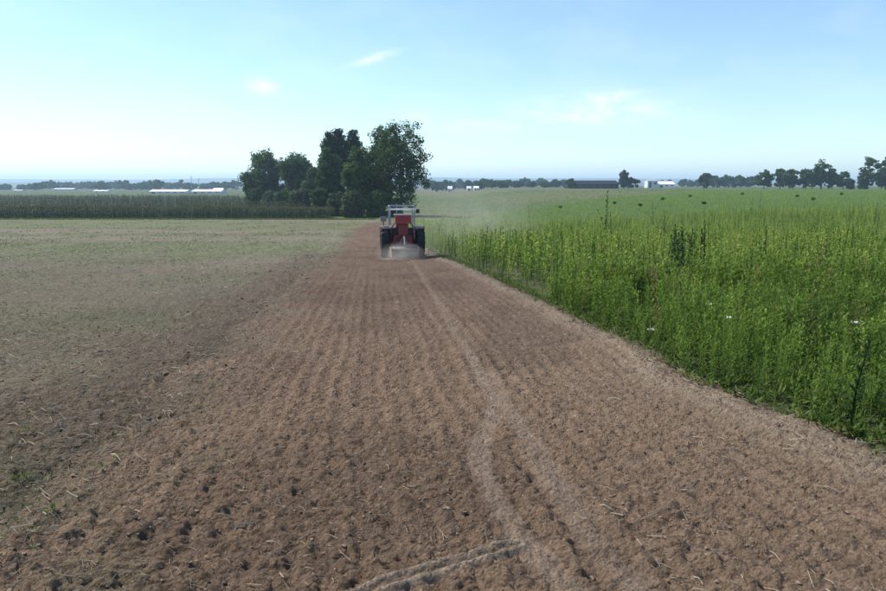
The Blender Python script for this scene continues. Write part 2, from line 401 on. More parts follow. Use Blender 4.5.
# templates ---------------------------------------------------------------
def tube(P, r0, r1, k=3):
    P = np.array(P, float); n = len(P); V, F = [], []
    for i in range(n):
        r = r0 + (r1 - r0) * i / (n - 1)
        d = P[min(i + 1, n - 1)] - P[max(i - 1, 0)]; d /= np.linalg.norm(d) + 1e-9
        a = np.cross(d, [1, 0, 0] if abs(d[0]) < .9 else [0, 1, 0]); a /= np.linalg.norm(a); b = np.cross(d, a)
        for j in range(k):
            th = 2 * math.pi * j / k; V.append(P[i] + r * (math.cos(th) * a + math.sin(th) * b))
    for i in range(n - 1):
        for j in range(k):
            a, b = i * k + j, i * k + (j + 1) % k; c, d = b + k, a + k
            F += [(a, b, c), (a, c, d)]
    for j in range(1, k - 1): F.append(((n - 1) * k, (n - 1) * k + j, (n - 1) * k + j + 1))
    return np.array(V), np.array(F)
def leaf(base, az, up, length, width, droop, lod):
    d = np.array([math.cos(az), math.sin(az), 0]); s = np.array([-math.sin(az), math.cos(az), 0]); k = np.array([0, 0, 1.])
    b = np.array(base)
    def pt(t): return b + d * length * t * math.cos(up) + k * (length * t * math.sin(up) - droop * length * t * t)
    if lod == 0:
        p1, p2 = pt(.3), pt(.65); fold = k * width * .25
        V = [b, p1 - s * width * .5 + fold, p1 + s * width * .5 + fold, p2 - s * width * .42 + fold, p2 + s * width * .42 + fold, pt(1)]
        F = [(0, 2, 1), (1, 2, 4), (1, 4, 3), (3, 4, 5)]
    else:
        p1 = pt(.45); V = [b, p1 - s * width * .5, p1 + s * width * .5, pt(1)]; F = [(0, 2, 1), (1, 2, 3)]
    return np.array(V), np.array(F)
def join(parts):
    V, F, T, o = [], [], [], 0
    for v, f, t in parts:
        V.append(v); F.append(f + o); T.append(np.full(len(v), t) if np.isscalar(t) else t); o += len(v)
    return np.concatenate(V), np.concatenate(F), np.concatenate(T)
def plant(rs, h, nl, ll, lw, lod, spread=1.0, bare=.12, stem_r=.006, branch=0, split=False, stalk=True):
    """an upright leafy stem; returns template (or stem and foliage apart)"""
    bend = rs.uniform(-.10, .10, 2)
    spine = lambda t: np.array([bend[0] * t * t * h, bend[1] * t * t * h, h * t])
    sv, sf = tube([spine(0), spine(.5), spine(1)] if lod == 0 else [spine(0), spine(1)], stem_r, stem_r * .35)
    st = [(sv, sf, .15)] if stalk else [(*leaf((0, 0, 0), 0, 1.5, h, .05, 0, 1), .0)]; L = []
    for i in range(nl):
        t = bare + (1 - bare) * (i + rs.uniform(0, .8)) / nl
        az = i * 2.4 + rs.uniform(-.5, .5); k = (1.1 - .62 * t)
        v, f = leaf(spine(t), az, rs.uniform(.15, .75) + .5 * t, ll * k * rs.uniform(.7, 1.25), lw * k * rs.uniform(.8, 1.2), rs.uniform(.1, .55) * (1 - .5 * t), lod)
        v[:, :2] = spine(t)[:2] + (v[:, :2] - spine(t)[:2]) * spread
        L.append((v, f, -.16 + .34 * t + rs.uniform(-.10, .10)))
    for b in range(branch):
        t0 = rs.uniform(.35, .7); az = rs.uniform(0, 6.28); bl = h * rs.uniform(.2, .4)
        p0 = spine(t0); p1 = p0 + np.array([math.cos(az) * bl * .45, math.sin(az) * bl * .45, bl])
        v, f = tube([p0, p1], stem_r * .6, stem_r * .25); st.append((v, f, .2))
        for q in range(5):
            tq = .25 + .75 * (q + rs.random()) / 5; pq = p0 + (p1 - p0) * tq
            v, f = leaf(pq, rs.uniform(0, 6.28), rs.uniform(.3, 1.1), ll * .6, lw * .6, rs.uniform(0, .4), lod); L.append((v, f, .1 + rs.uniform(-.1, .12)))
    if split: return join(st), join(L)
    return join(st + L)
rs = np.random.RandomState(3)

# ------------------------------------------------------------------ the green crop on the right
near_t = [plant(rs, 1, 20, .20, .050, 0, branch=rs.randint(0, 3), stem_r=.007) for _ in range(8)]
thin_t = [plant(rs, 1, 16, .15, .020, 1, branch=1, stem_r=.006) for _ in range(5)]
mid_t = [plant(rs, 1, 14, .17, .085, 1, stem_r=.014, bare=.2) for _ in range(6)]
far_t = [plant(rs, 1, 7, .27, .18, 1, stem_r=.02, bare=.3, stalk=False) for _ in range(6)]
def crop_height(x, y):
    h = .62 + .50 * sstep(9, 20, y) + .04 * sstep(30, 60, y)
    return h * (.70 + .58 * fbm(x * .6, y * .4, 77, 3)) * (1 - .22 * sstep(.8, 0, x - xr(y)))
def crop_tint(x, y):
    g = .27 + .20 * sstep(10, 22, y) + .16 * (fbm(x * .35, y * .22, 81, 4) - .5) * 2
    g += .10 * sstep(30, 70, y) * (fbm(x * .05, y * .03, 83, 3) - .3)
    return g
def sample_crop(n, y0, y1, umax=.80, power=2.0):
    yy = (rng.random(n * 3) * (y1 ** power - y0 ** power) + y0 ** power) ** (1 / power)
    xx = rng.uniform(-.15, umax, len(yy)) * (yy + 1.0)
    ok = in_crop(xx, yy) & (xx > xr(yy) + .03); return xx[ok][:n], yy[ok][:n]
def crop_pts(xx, yy): return np.stack([xx, yy, surf_z(xx, yy) - .01], 1)
# near plants: the 300 that show largest are things of their own, the rest one mass
xx, yy = sample_crop(5200, 2.6, 15)
gap = fbm(xx * 1.1, yy * .9, 66, 3)
keep = (gap > .30) | (xx - xr(yy) < .6); xx, yy = xx[keep], yy[keep]
# what the camera sees largest: near ones inside the frame, at the front edge first
vis = (xx / yy < .66) & (yy > 4.2)
score = np.where(vis, yy + 2.2 * (xx - xr(yy)), 1e6)
order = np.argsort(score); first = order[:300]; rest = order[300:]
protos = []
for i in range(10):
    a = (26, .18, .034, rs.randint(0, 3)) if i < 6 else (16, .15, .018, 1)
    s_, f_ = plant(rs, 1, a[0], a[1], a[2], 0, branch=a[3], stem_r=.007 if i < 6 else .006, split=True)
    g0 = .20 + .11 * (i % 4)
    ms = mesh_np('stem', s_[0], s_[1], np.clip(s_[2] + g0, 0, 1)); mf = mesh_np('foliage', f_[0], f_[1], np.clip(f_[2] + g0, 0, 1))
    ms.materials.append(CROP); mf.materials.append(CROP); protos.append((ms, mf))
for q, i in enumerate(first):
    hx, hy = xx[i], yy[i]; k = q % 10
    h = float(crop_height(np.array([hx]), np.array([hy]))[0]) * random.uniform(.75, 1.15)
    o = empty('crop_plant', (hx, hy, float(surf_z([hx], [hy])[0]) - .01), random.uniform(0, 6.28)); o.scale = (h * .95, h * .95, h)
    o.rotation_euler[0] = random.gauss(0, .09); o.rotation_euler[1] = random.gauss(0, .09)
    tag(o, 'leafy green crop plant along the near edge of the field beside the bare tilled soil', 'plant', 'crop plants on the near field edge')
    link('stem', protos[k][0], None, o); link('foliage', protos[k][1], None, o)
def mass(name, temps, xx, yy, label, hk=1.0, wk=1.0, tk=0.0, tv=.08, dark=0.):
    n = len(xx); h = crop_height(xx, yy) * rng.uniform(.72, 1.18, n) * hk
    S = np.stack([h * wk * rng.uniform(.8, 1.2, n)] * 2 + [h], 1)
    tint = crop_tint(xx, yy) + rng.normal(0, tv, n) + tk
    dk = rng.random(n) < dark; tint = np.where(dk, tint - .42, tint); S[:, 2] *= np.where(dk, 1.12, 1)
    dead = rng.random(n) < .05 * (yy < 22); tint = np.where(dead, 1.1, np.clip(tint, -.2, .72))
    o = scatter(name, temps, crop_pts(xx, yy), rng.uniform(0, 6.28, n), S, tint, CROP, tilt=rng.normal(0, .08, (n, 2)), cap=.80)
    return tag(o, label, 'crop', kind='stuff')
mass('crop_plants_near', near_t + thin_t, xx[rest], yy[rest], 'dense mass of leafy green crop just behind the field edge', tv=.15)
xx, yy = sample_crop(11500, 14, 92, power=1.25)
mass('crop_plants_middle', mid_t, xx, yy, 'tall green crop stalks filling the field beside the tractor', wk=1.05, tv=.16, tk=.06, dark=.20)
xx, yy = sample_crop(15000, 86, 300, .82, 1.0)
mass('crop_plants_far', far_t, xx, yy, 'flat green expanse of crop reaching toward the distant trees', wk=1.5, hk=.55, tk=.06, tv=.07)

# ------------------------------------------------------------------ clods, straw, weeds on the ground
def ico():
    bm = bmesh.new(); bmesh.ops.create_icosphere(bm, subdivisions=1, radius=1)
    v = np.array([q.co[:] for q in bm.verts]); f = np.array([[w.index for w in q.verts] for q in bm.faces]); bm.free(); return v, f
iv, if_ = ico()
clod_t = []
for i in range(10):
    v = iv * rs.uniform(.62, 1.25, (len(iv), 1)) * np.array([1, rs.uniform(.7, 1.1), rs.uniform(.5, .8)])
    clod_t.append((v, if_, rs.uniform(-.12, .12, len(v))))
def sample_zone(n, y0, y1, fn, power=.6, umin=-.78, umax=.78):
    a = rng.random(n * 4); yy = (a * (y1 ** power - y0 ** power) + y0 ** power) ** (1 / power)
    xx = rng.uniform(umin, umax, len(yy)) * (yy + 1.0); ok = fn(xx, yy); return xx[ok][:n], yy[ok][:n]
in_till = lambda x, y: (x > xl(y) - .5) & (x < xr(y) + .1)
in_stub = lambda x, y: (x < xl(y) + .1)
pathmask = lambda x, y: (polydist(x, y, TRACK_A) > .14) & (polydist(x, y, TRACK_B) > .14) & (polydist(x, y, RUT) > .07)
def clods(name, label, n, y0, y1, fn, rmin, rmax, power=.6, tk=0.):
    xx, yy = sample_zone(n, y0, y1, fn, power)
    ok = pathmask(xx, yy) & (fbm(xx * 1.7, yy * 1.7, 90, 3) + rng.normal(0, .1, len(xx)) > .42); xx, yy = xx[ok], yy[ok]; m = len(xx)
    r = (rmin + (rmax - rmin) * rng.random(m) ** 4.0) * (1 + sstep(8, 30, yy) * .7)
    P = np.stack([xx, yy, surf_z(xx, yy) - r * .1], 1)
    return tag(scatter(name, clod_t, P, rng.uniform(0, 6.28, m), np.stack([r, r, r], 1), rng.normal(.48 + tk, .16, m), CLOD), label, 'soil', kind='stuff')
clods('soil_clods', 'loose brown clods scattered over the tilled strip', 11500, 2.2, 26, in_till, .005, .019)
clods('stubble_clods', 'small grey brown clods lying in the stubble field', 4000, 3, 30, in_stub, .005, .032)
band_fn = lambda x, y: (x < xl(y) + .3) & (x > xl(y) - 2.2) & (y > 7)
clods('furrow_clods', 'dark turned clods along the furrow left of the strip', 2200, 7, 42, band_fn, .012, .06, .9, -.12)

def straw_t(n):
    out = []
    for i in range(n):
        b = rs.uniform(-.25, .25); c = rs.uniform(.0, .22)
        v, f = tube([(-.5, 0, 0), (0, b * .4, c * .5), (.5, b, c * rs.choice([0, 1]))], .018, .014); out.append((v, f, np.full(len(v), rs.uniform(-.1, .1))))
    return out
st_t = straw_t(8)
def straws(name, label, xx, yy, l0, l1, tmean, lift=.006):
    m = len(xx); L = rng.uniform(l0, l1, m) * (1 + .7 * sstep(8, 60, yy)); th = rng.uniform(.8, 2.1, m) * (1 + .6 * sstep(8, 50, yy))
    P = np.stack([xx, yy, surf_z(xx, yy) + lift], 1)
    S = np.stack([L, L * th, L * th], 1)
    return tag(scatter(name, st_t, P, rng.uniform(0, 6.28, m), S, rng.normal(tmean, .22, m), STRAW, tilt=rng.normal(0, .2, (m, 2))), label, 'straw', kind='stuff')
xx, yy = sample_zone(5200, 2.2, 36, in_till); ok = pathmask(xx, yy) & (fbm(xx * .8, yy * .8, 95, 3) + .10 * (1 - sstep(0, .4, (xx - xl(yy)) / (xr(yy) - xl(yy)))) > .455)
straws('strip_straw', 'bits of pale chopped straw strewn on the tilled strip', xx[ok], yy[ok], .025, .11, .52)
xx, yy = sample_zone(17000, 3, 80, in_stub, .95); ok = rng.random(len(xx)) > sstep(22, 78, yy); xx, yy = xx[ok], yy[ok]
straws('stubble_straw', 'dry straw litter covering the stubble field', xx, yy, .05, .15, .62, .012)
yy = rng.uniform(3.2, 40, 1500) ** 1.0; xx = xr(yy) - np.abs(rng.normal(.2, .28, 1500)) + .1
straws('edge_straw', 'grey dead stalks heaped along the crop edge', xx, yy, .05, .15, .36, .012)

def tuft(n, h):
    parts = []
    for i in range(n):
        v, f = leaf((rs.uniform(-.1, .1), rs.uniform(-.1, .1), 0), rs.uniform(0, 6.28), rs.uniform(.5, 1.4), h * rs.uniform(.5, 1.1), .11, rs.uniform(.1, .5), 1)
        parts.append((v, f, rs.uniform(-.15, .15)))
    return join(parts)
tuft_t = [tuft(9, .9) for _ in range(6)]
xx, yy = sample_zone(14000, 3, 118, in_stub, .95)
ok = (fbm(xx * .42, yy * .25, 12, 4) + rng.normal(0, .06, len(xx)) > .53); xx, yy = xx[ok], yy[ok]; m = len(xx)
s = rng.uniform(.028, .085, m) * (1 + sstep(10, 90, yy) * 2.5)
tag(scatter('stubble_weeds', tuft_t, np.stack([xx, yy, surf_z(xx, yy)], 1), rng.uniform(0, 6.28, m), np.stack([s, s, s], 1), rng.normal(.42, .2, m), GRASS), 'small green weeds sprouting in patches among the stubble', 'weeds', kind='stuff')
# grass margin in front of the maize
xx = rng.uniform(-110, -12, 3600); yy = rng.uniform(122.5, 129.2, 3600)
s = rng.uniform(.18, .42, 3600)
tag(scatter('grass_margin', tuft_t, np.stack([xx, yy, surf_z(xx, yy)], 1), rng.uniform(0, 6.28, 3600), np.stack([s * 1.6, s, s], 1), rng.normal(.45, .2, 3600), GRASS), 'strip of rough grass in front of the maize', 'grass', kind='stuff')
# grass along the foot of the crop edge
xx, yy = sample_crop(3600, 2.8, 13); m = len(xx); s = rng.uniform(.10, .26, m)
tag(scatter('crop_undergrowth', tuft_t, np.stack([xx, yy, surf_z(xx, yy)], 1), rng.uniform(0, 6.28, m), np.stack([s, s, s * 1.2], 1), rng.normal(.38, .2, m), GRASS), 'low grassy undergrowth between the near crop plants', 'undergrowth', kind='stuff')
yy = rng.uniform(3.4, 34, 1500); xx = xr(yy) + rng.normal(.06, .12, 1500); s = rng.uniform(.07, .2, 1500)
tag(scatter('edge_grass', tuft_t, np.stack([xx, yy, surf_z(xx, yy)], 1), rng.uniform(0, 6.28, 1500), np.stack([s, s, s], 1), rng.normal(.45, .2, 1500), GRASS), 'tufts of grass at the foot of the green crop edge', 'grass', kind='stuff')

# ------------------------------------------------------------------ maize field
def maize_plant(rs, lod=1):
    parts = []
    v, f = tube([(0, 0, 0), (0, 0, .86)], .014, .008); parts.append((v, f, .0))
    for i in range(9):
        t = .12 + .72 * i / 9
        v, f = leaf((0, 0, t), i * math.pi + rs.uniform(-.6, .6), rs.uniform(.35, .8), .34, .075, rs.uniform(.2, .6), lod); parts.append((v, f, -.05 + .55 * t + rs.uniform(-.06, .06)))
    for i in range(5):
        v, f = leaf((0, 0, .85), rs.uniform(0, 6.28), rs.uniform(1.0, 1.5), .17, .05, 0, 1); parts.append((v, f, .85))
    return join(parts)
mz_t = [maize_plant(rs) for _ in range(5)]
P = []
for r_ in range(6):
    yv = MAIZE_Y + r_ * .75; xs = np.concatenate([np.arange(-175, -112, .6), np.arange(-112, maize_right(yv), .30)]); P.append(np.stack([xs + rng.normal(0, .05, len(xs)), np.full(len(xs), yv) + rng.normal(0, .06, len(xs))], 1))
q = 7500; yy = rng.uniform(MAIZE_Y + 4, 330, q); xx = rng.uniform(-.92, -.1, q) * yy; ok = xx < maize_right(yy); P.append(np.stack([xx[ok], yy[ok]], 1))
P = np.concatenate(P); m = len(P)
hm = rng.normal(2.12, .12, m) * (.88 + .24 * fbm(P[:, 0] * .12, P[:, 1] * .05, 140, 3)); w = np.where(P[:, 1] > MAIZE_Y + 5, 2.0, 1.8)
tag(scatter('maize_crop', mz_t, np.stack([P[:, 0], P[:, 1], surf_z(P[:, 0], P[:, 1])], 1), rng.uniform(0, 6.28, m), np.stack([w, w, hm], 1), rng.normal(.12, .05, m), MAIZE),
    'dark maize field with brownish tassels across the left middle distance', 'maize', kind='stuff')
# low crop on the brownish field beyond the green crop
q = 5200; yy = rng.uniform(125, 420, q); xx = rng.uniform(-.04, .5, q) * yy; ok = (yy > CROP_FAR(xx) + 2); xx, yy = xx[ok], yy[ok]; m = len(xx)
s = rng.uniform(.2, .4, m)
tag(scatter('far_stubble_growth', tuft_t, np.stack([xx, yy, surf_z(xx, yy)], 1), rng.uniform(0, 6.28, m), np.stack([s * 2.5, s * 2, s], 1), rng.normal(.38, .12, m), GRASS), 'low hazy growth on the pale field beyond the green crop', 'field growth', kind='stuff')

# ------------------------------------------------------------------ single weeds that stand out
def into_crop(px, x, y):
    while not in_crop(np.array([x - .12]), np.array([y]))[0]: y *= 1.01; x = pray(px, 300).x * y
    return x, y
def weed(px, ytop, ybase, label, bushy=False, group=None, ll=.22):
    wx, wy = into_crop(px, *onground(px, ybase, .9)); g = float(surf_z([wx], [wy])[0])
    top = EYE + pray(px, ytop).z * wy; h = max(.7, top - g)
    o = empty('tall_weed' if not bushy else 'bushy_weed', (wx, wy, g - .01), random.uniform(0, 6.28))
    if bushy: s_, f_ = plant(rs, h, 60, .55, .26, 1, branch=0, stem_r=.02, bare=.72, split=True, spread=2.8)
    else: s_, f_ = plant(rs, h, 46, ll, ll * .3, 0, branch=2 if ll > .15 else 0, stem_r=.014, bare=.2, split=True)
    wm, wt = (CROP, .5) if bushy else (DARKWEED, .3)
    link('stem', mesh_np('stem', s_[0], s_[1], np.clip(s_[2] + wt, 0, 1)), wm, o)
    link('foliage', mesh_np('foliage', f_[0], f_[1], np.clip(f_[2] * .5 + wt, 0, 1)), wm, o)
    return tag(o, label, 'weed', group)
weed(605, 192, 236, 'tallest dark weed stalk rising out of the crop right of the tractor', ll=.36)
weed(653, 203, 230, 'thin dark weed stalk, second of the tall ones right of the tractor', ll=.30)
weed(664, 210, 236, 'dark weed stalk standing just left of the dark weed clump in the crop')
for px, yt, yb in [(676, 230, 254), (680, 226, 257), (685, 230, 256), (689, 229, 250), (672, 232, 252), (682, 229, 252), (678, 233, 260), (694, 233, 252), (700, 228, 250)]:
    weed(px, yt, yb, 'dark dock like weed in the densest dark clump amid the crop', group='weeds of the dark clump')
weed(705, 221, 250, 'dark weed spike just right of the dark clump in the crop')
weed(760, 190, 212, 'thin dark stalk before the far trees on the right, taller of a pair')
weed(752, 196, 212, 'short dark stalk, smaller of a pair before the far right trees')
weed(874, 203, 224, 'dark weed stalk near the right border of the green field')
weed(862, 338, 360, 'dark narrow weed in the near crop by the right border', ll=.14)
weed(530, 205, 226, 'dark stalk rising from the hazy crop near the tractor')
weed(612, 212, 240, 'shorter weed stalk just right of the tallest dark stalk')
for px, y_ in [(615, 203), (662, 199), (704, 203), (742, 194), (797, 196), (813, 199), (841, 194), (560, 207), (690, 196), (640, 205)]:
    weed(px, y_ - 1.2, y_ + 2.5, 'small dark bushy weed dotting the far half of the green crop', True, 'dark bushes dotting the far crop')
def umbel(px, py, label):
    wx, wy = into_crop(px, *onground(px, py, .55)); g = float(surf_z([wx], [wy])[0]); h = max(.2, EYE + pray(px, py).z * wy - g)
    o = empty('flowering_weed', (wx, wy, g), random.uniform(0, 6.28))
    s_, f_ = plant(rs, h, 10, .14, .03, 0, branch=0, stem_r=.004, split=True)
    link('stem', mesh_np('stem', s_[0], s_[1], np.clip(s_[2] + .3, 0, 1)), CROP, o)
    link('foliage', mesh_np('foliage', f_[0], f_[1], np.clip(f_[2] + .3, 0, 1)), CROP, o)
    top = s_[0][-1]
    for k in range(3):
        ox, oy = random.uniform(-.03, .03), random.uniform(-.03, .03); parts = []
        for i in range(16):
            a, r_ = random.uniform(0, 6.28), 0.02 * math.sqrt(random.random())
            v, f = leaf((top[0] + ox + math.cos(a) * r_, top[1] + oy + math.sin(a) * r_, h + .03 + random.uniform(-.006, .012)), a, .3, .014, .013, 0, 1); parts.append((v, f, 0))
        J = join(parts); link('flower_head', mesh_np('flower_head', J[0], J[1]), FLOWER, o)
    return tag(o, label, 'flower')
umbel(707, 306, 'white flower cluster brightest in the middle of the near crop')
umbel(725, 321, 'single white flower head just below the brightest white cluster')
umbel(858, 325, 'white flowering weed near the right border of the crop')
umbel(654, 351, 'white flower at the crop edge right beside the bare soil')

# ------------------------------------------------------------------ trees
def crown_mesh(rs, lobes, nclump, nleaf, leaf_s, clump_r, tintamp=.2, up=.2):
    """lobes: (cx, cy, cz, rx, ry, rz); leaf clumps spread through the lobes' volume"""
    vol = np.array([l[3] * l[4] * l[5] for l in lobes]) ** .75; vol /= vol.sum()
    cs, cr, ct = [], [], []
    for i in range(nclump):
        L = lobes[rs.choice(len(lobes), p=vol)]
        d = rs.normal(size=3); d /= np.linalg.norm(d); rr = rs.uniform(.25, 1) ** .5
        cs.append([L[0] + d[0] * L[3] * rr, L[1] + d[1] * L[4] * rr, L[2] + d[2] * L[5] * rr]); cr.append(clump_r * rs.uniform(.6, 1.35)); ct.append(rs.uniform(.15, .75))
    cs, cr, ct = np.array(cs), np.array(cr), np.array(ct)
    n = nclump * nleaf; ci = np.repeat(np.arange(nclump), nleaf)
    d = rs.normal(size=(n, 3)); d /= np.linalg.norm(d, axis=1)[:, None]
    p = cs[ci] + d * (cr[ci] * rs.random(n) ** .45)[:, None] * np.array([1, 1, .72])
    nrm = d + rs.normal(0, .6, (n, 3)) + np.array([0, 0, .35]); nrm /= np.linalg.norm(nrm, axis=1)[:, None]
    a = np.cross(nrm, rs.normal(size=(n, 3))); a /= np.linalg.norm(a, axis=1)[:, None]; b = np.cross(nrm, a)
    s = leaf_s * rs.uniform(.6, 1.4, n)[:, None]
    V = np.stack([p - a * s * .6, p + b * s * .38 + nrm * s * .1, p + a * s * .6, p - b * s * .38 + nrm * s * .1], 1).reshape(-1, 3)
    k = np.arange(n)[:, None] * 4; F = np.concatenate([k + [0, 1, 2], k + [0, 2, 3]], 0)
    T = np.repeat(np.clip(ct[ci] + rs.normal(0, tintamp, n), 0, 1), 4)
    return mesh_np('crown', V, F, T), cs
def trunk_mesh(rs, h, r, targets, lean=(0, 0), nl=9):
    parts = []; top = np.array([lean[0], lean[1], h])
    pts = [np.array([0, 0, -.2]), np.array([lean[0] * .2 + rs.uniform(-.1, .1), lean[1] * .2, h * .3]), np.array([lean[0] * .6, lean[1] * .6, h * .65]), top]
    v, f = tube(pts, r, r * .25, 7); parts.append((v, f, 0))
    if len(targets):
        for i in rs.choice(len(targets), min(nl, len(targets)), replace=False):
            t_ = targets[i]; z0 = np.clip(t_[2] * rs.uniform(.35, .7), h * .15, h * .9); k = z0 / h
            p0 = np.array([lean[0] * k * .9, lean[1] * k * .9, z0]); mid_ = (p0 + t_) / 2 + np.array([0, 0, -.06 * h * rs.random()])
            v, f = tube([p0, mid_, t_], r * .38, r * .07, 5); parts.append((v, f, 0))
    J = join(parts); return mesh_np('trunk', J[0], J[1], smooth=True)
def tree(name, label, x, y, lobes, nclump, nleaf, leaf_s, clump_r, fol, h, r, group=None, cat='tree', seed=0):
    rs = np.random.RandomState(seed + 11); g = gz(x, y)
    o = empty(name, (x, y, g))
    cm, cs = crown_mesh(rs, lobes, nclump, nleaf, leaf_s, clump_r)
    link('trunk' if cat == 'tree' else 'stems', trunk_mesh(rs, h * .8, r, cs, nl=max(3, min(14, nclump // 8))), BARK, o)
    link('crown' if cat == 'tree' else 'foliage', cm, FOL[fol], o)
    return tag(o, label, cat, group)
def px_tree(name, label, cx, hw, ytop, d, fol, shape='round', dens=1.0, low=.12, group=None, cat='tree', leaf_s=None, seed=0, extra=()):
    """crown from its pixel box at a chosen distance, turned into metres"""
    x = atd(cx, d); g = gz(x, d); k = d / FPX; h = (EYE + pray(cx, ytop).z * d) - g; w = hw * k
    rs = np.random.RandomState(seed + 5); L = []
    if shape == 'round':
        L.append((0, 0, h * .58, w * .74, w * .72, h * .30))
        for i in range(7):
            a = i * .9 + rs.uniform(0, .5); L.append((math.cos(a) * w * .52, math.sin(a) * w * .5, h * rs.uniform(.34, .80), w * .44, w * .44, h * .15))
        L.append((rs.uniform(-.2, .2) * w, 0, h * .86, w * .42, w * .42, h * .13))
        if low < .2: L.append((0, 0, h * .26, w * .72, w * .7, h * .16))
    elif shape == 'spire':
        for t_, q in [(.2, .9), (.36, 1), (.52, 1.1), (.66, 1.1), (.78, .98), (.87, .75), (.94, .4), (.97, .15)]: L.append((0, 0, h * t_, w * q * .8, w * q * .8, h * (.085 if t_ < .85 else .04)))
    elif shape == 'bush':
        L.append((0, 0, h * .45, w * .8, w * .6, h * .4)); L.append((-w * .3, 0, h * .14, w * .6, w * .5, h * .14)); L.append((w * .35, 0, h * .14, w * .55, w * .5, h * .14))
        for i in range(4): L.append((rs.uniform(-.55, .55) * w, rs.uniform(-.3, .3) * w, h * rs.uniform(.4, .72), w * .42, w * .4, h * .25))
    for e in extra: L.append((e[0] * w, 0, e[1] * h, e[2] * w, e[2] * w * .9, e[3] * h))
    cr = max(.35, min(w, h * .4) * .27) if shape != 'bush' else w * .3
    ls = leaf_s or max(.26, .0025 * d)
    if shape == 'spire': cr = max(.3, w * .42); dens = dens * 1.3
    far_ = d > 380
    if far_: ls *= 1.25
    ncl = int(min(60 if far_ else 230, max(16, 105 * (w * h) ** .5 / 3.2 * dens / max(1, cr))))
    nlf = int(min(30 if far_ else 56, max(20, 13 * (cr / ls) ** 2)))
    return tree(name, label, x, d, L, ncl, nlf, ls, cr, fol, h, max(.06, h * .022), group, cat, seed)
# the grove: from right to left
px_tree('broadleaf_tree', 'largest dark broadleaf tree at the right end of the grove above the tractor', 401, 26, 120, 141, 'dark', dens=1.3, seed=1, low=.1,
        extra=[(-.55, .80, .42, .16), (-.15, .84, .45, .14), (.5, .86, .40, .13), (.75, .55, .30, .12), (.85, .36, .25, .10)])
px_tree('broadleaf_tree', 'tall dark tree with domed top touching the left of the largest tree', 381, 17, 124, 146, 'dark', dens=1.2, seed=2)
px_tree('broadleaf_tree', 'mid green tree in the grove in front of the dark spires', 357, 15, 143, 139, 'green', dens=1.3, seed=3)
px_tree('conifer_tree', 'left dark blue spire of three at the middle of the grove', 331, 9, 130, 166, 'blue', 'spire', 1.6, seed=4)
px_tree('conifer_tree', 'central and tallest dark blue spire of three in the grove', 340, 10, 127, 169, 'blue', 'spire', 1.6, seed=5)
px_tree('conifer_tree', 'right dark blue spire of three in the grove', 354, 10, 129, 172, 'blue', 'spire', 1.6, seed=6)
px_tree('broadleaf_tree', 'dark tree below the left spire in the grove', 329, 15, 147, 161, 'dark', dens=1.2, seed=7)
px_tree('broadleaf_tree', 'open crowned tree between the left end of the grove and the spires', 297, 20, 151, 214, 'dark', dens=.9, seed=8)
px_tree('broadleaf_tree', 'leftmost rounded tree of the grove', 265, 23, 150, 222, 'dark', dens=1.2, seed=9)
px_tree('broadleaf_tree', 'low tree filling the dip between the spires and open crowned tree', 313, 11, 166, 190, 'dark', dens=1.2, seed=10)
px_tree('broadleaf_tree', 'small dark tree hanging off the far left of the grove', 250, 6, 173, 218, 'dark', dens=1.3, seed=12)
px_tree('broadleaf_tree', 'dark tree filling the shaded foot of the grove behind the tractor', 372, 18, 168, 143, 'dark', dens=1.4, seed=13)
for cx, hw, yt, d, fol, lb in [(352, 13, 188, 134, 'pale', 'pale rounded bush at the foot of the mid green tree'), (376, 13, 186, 136, 'green', 'green bush at the foot of the grove left of the tractor'),
                               (300, 13, 187, 176, 'pale', 'pale willowy bush under the open crowned grove tree'), (272, 11, 189, 200, 'pale', 'pale bush under the leftmost grove tree'),
                               (322, 11, 184, 150, 'dark', 'dark bush at the maize edge below the spires'), (336, 9, 190, 140, 'pale', 'small pale bush at the corner of the maize field'),
                               (285, 10, 188, 190, 'dark', 'dark bush between two pale bushes at the left of the grove'), (395, 9, 198, 137, 'dark', 'dark bush right behind the tractor roof frame'),
                               (254, 8, 186, 205, 'dark', 'dark bush at the far left foot of the grove')]:
    px_tree('shrub', lb, cx, hw, yt, d, fol, 'bush', 1.5, cat='shrub', seed=int(cx))
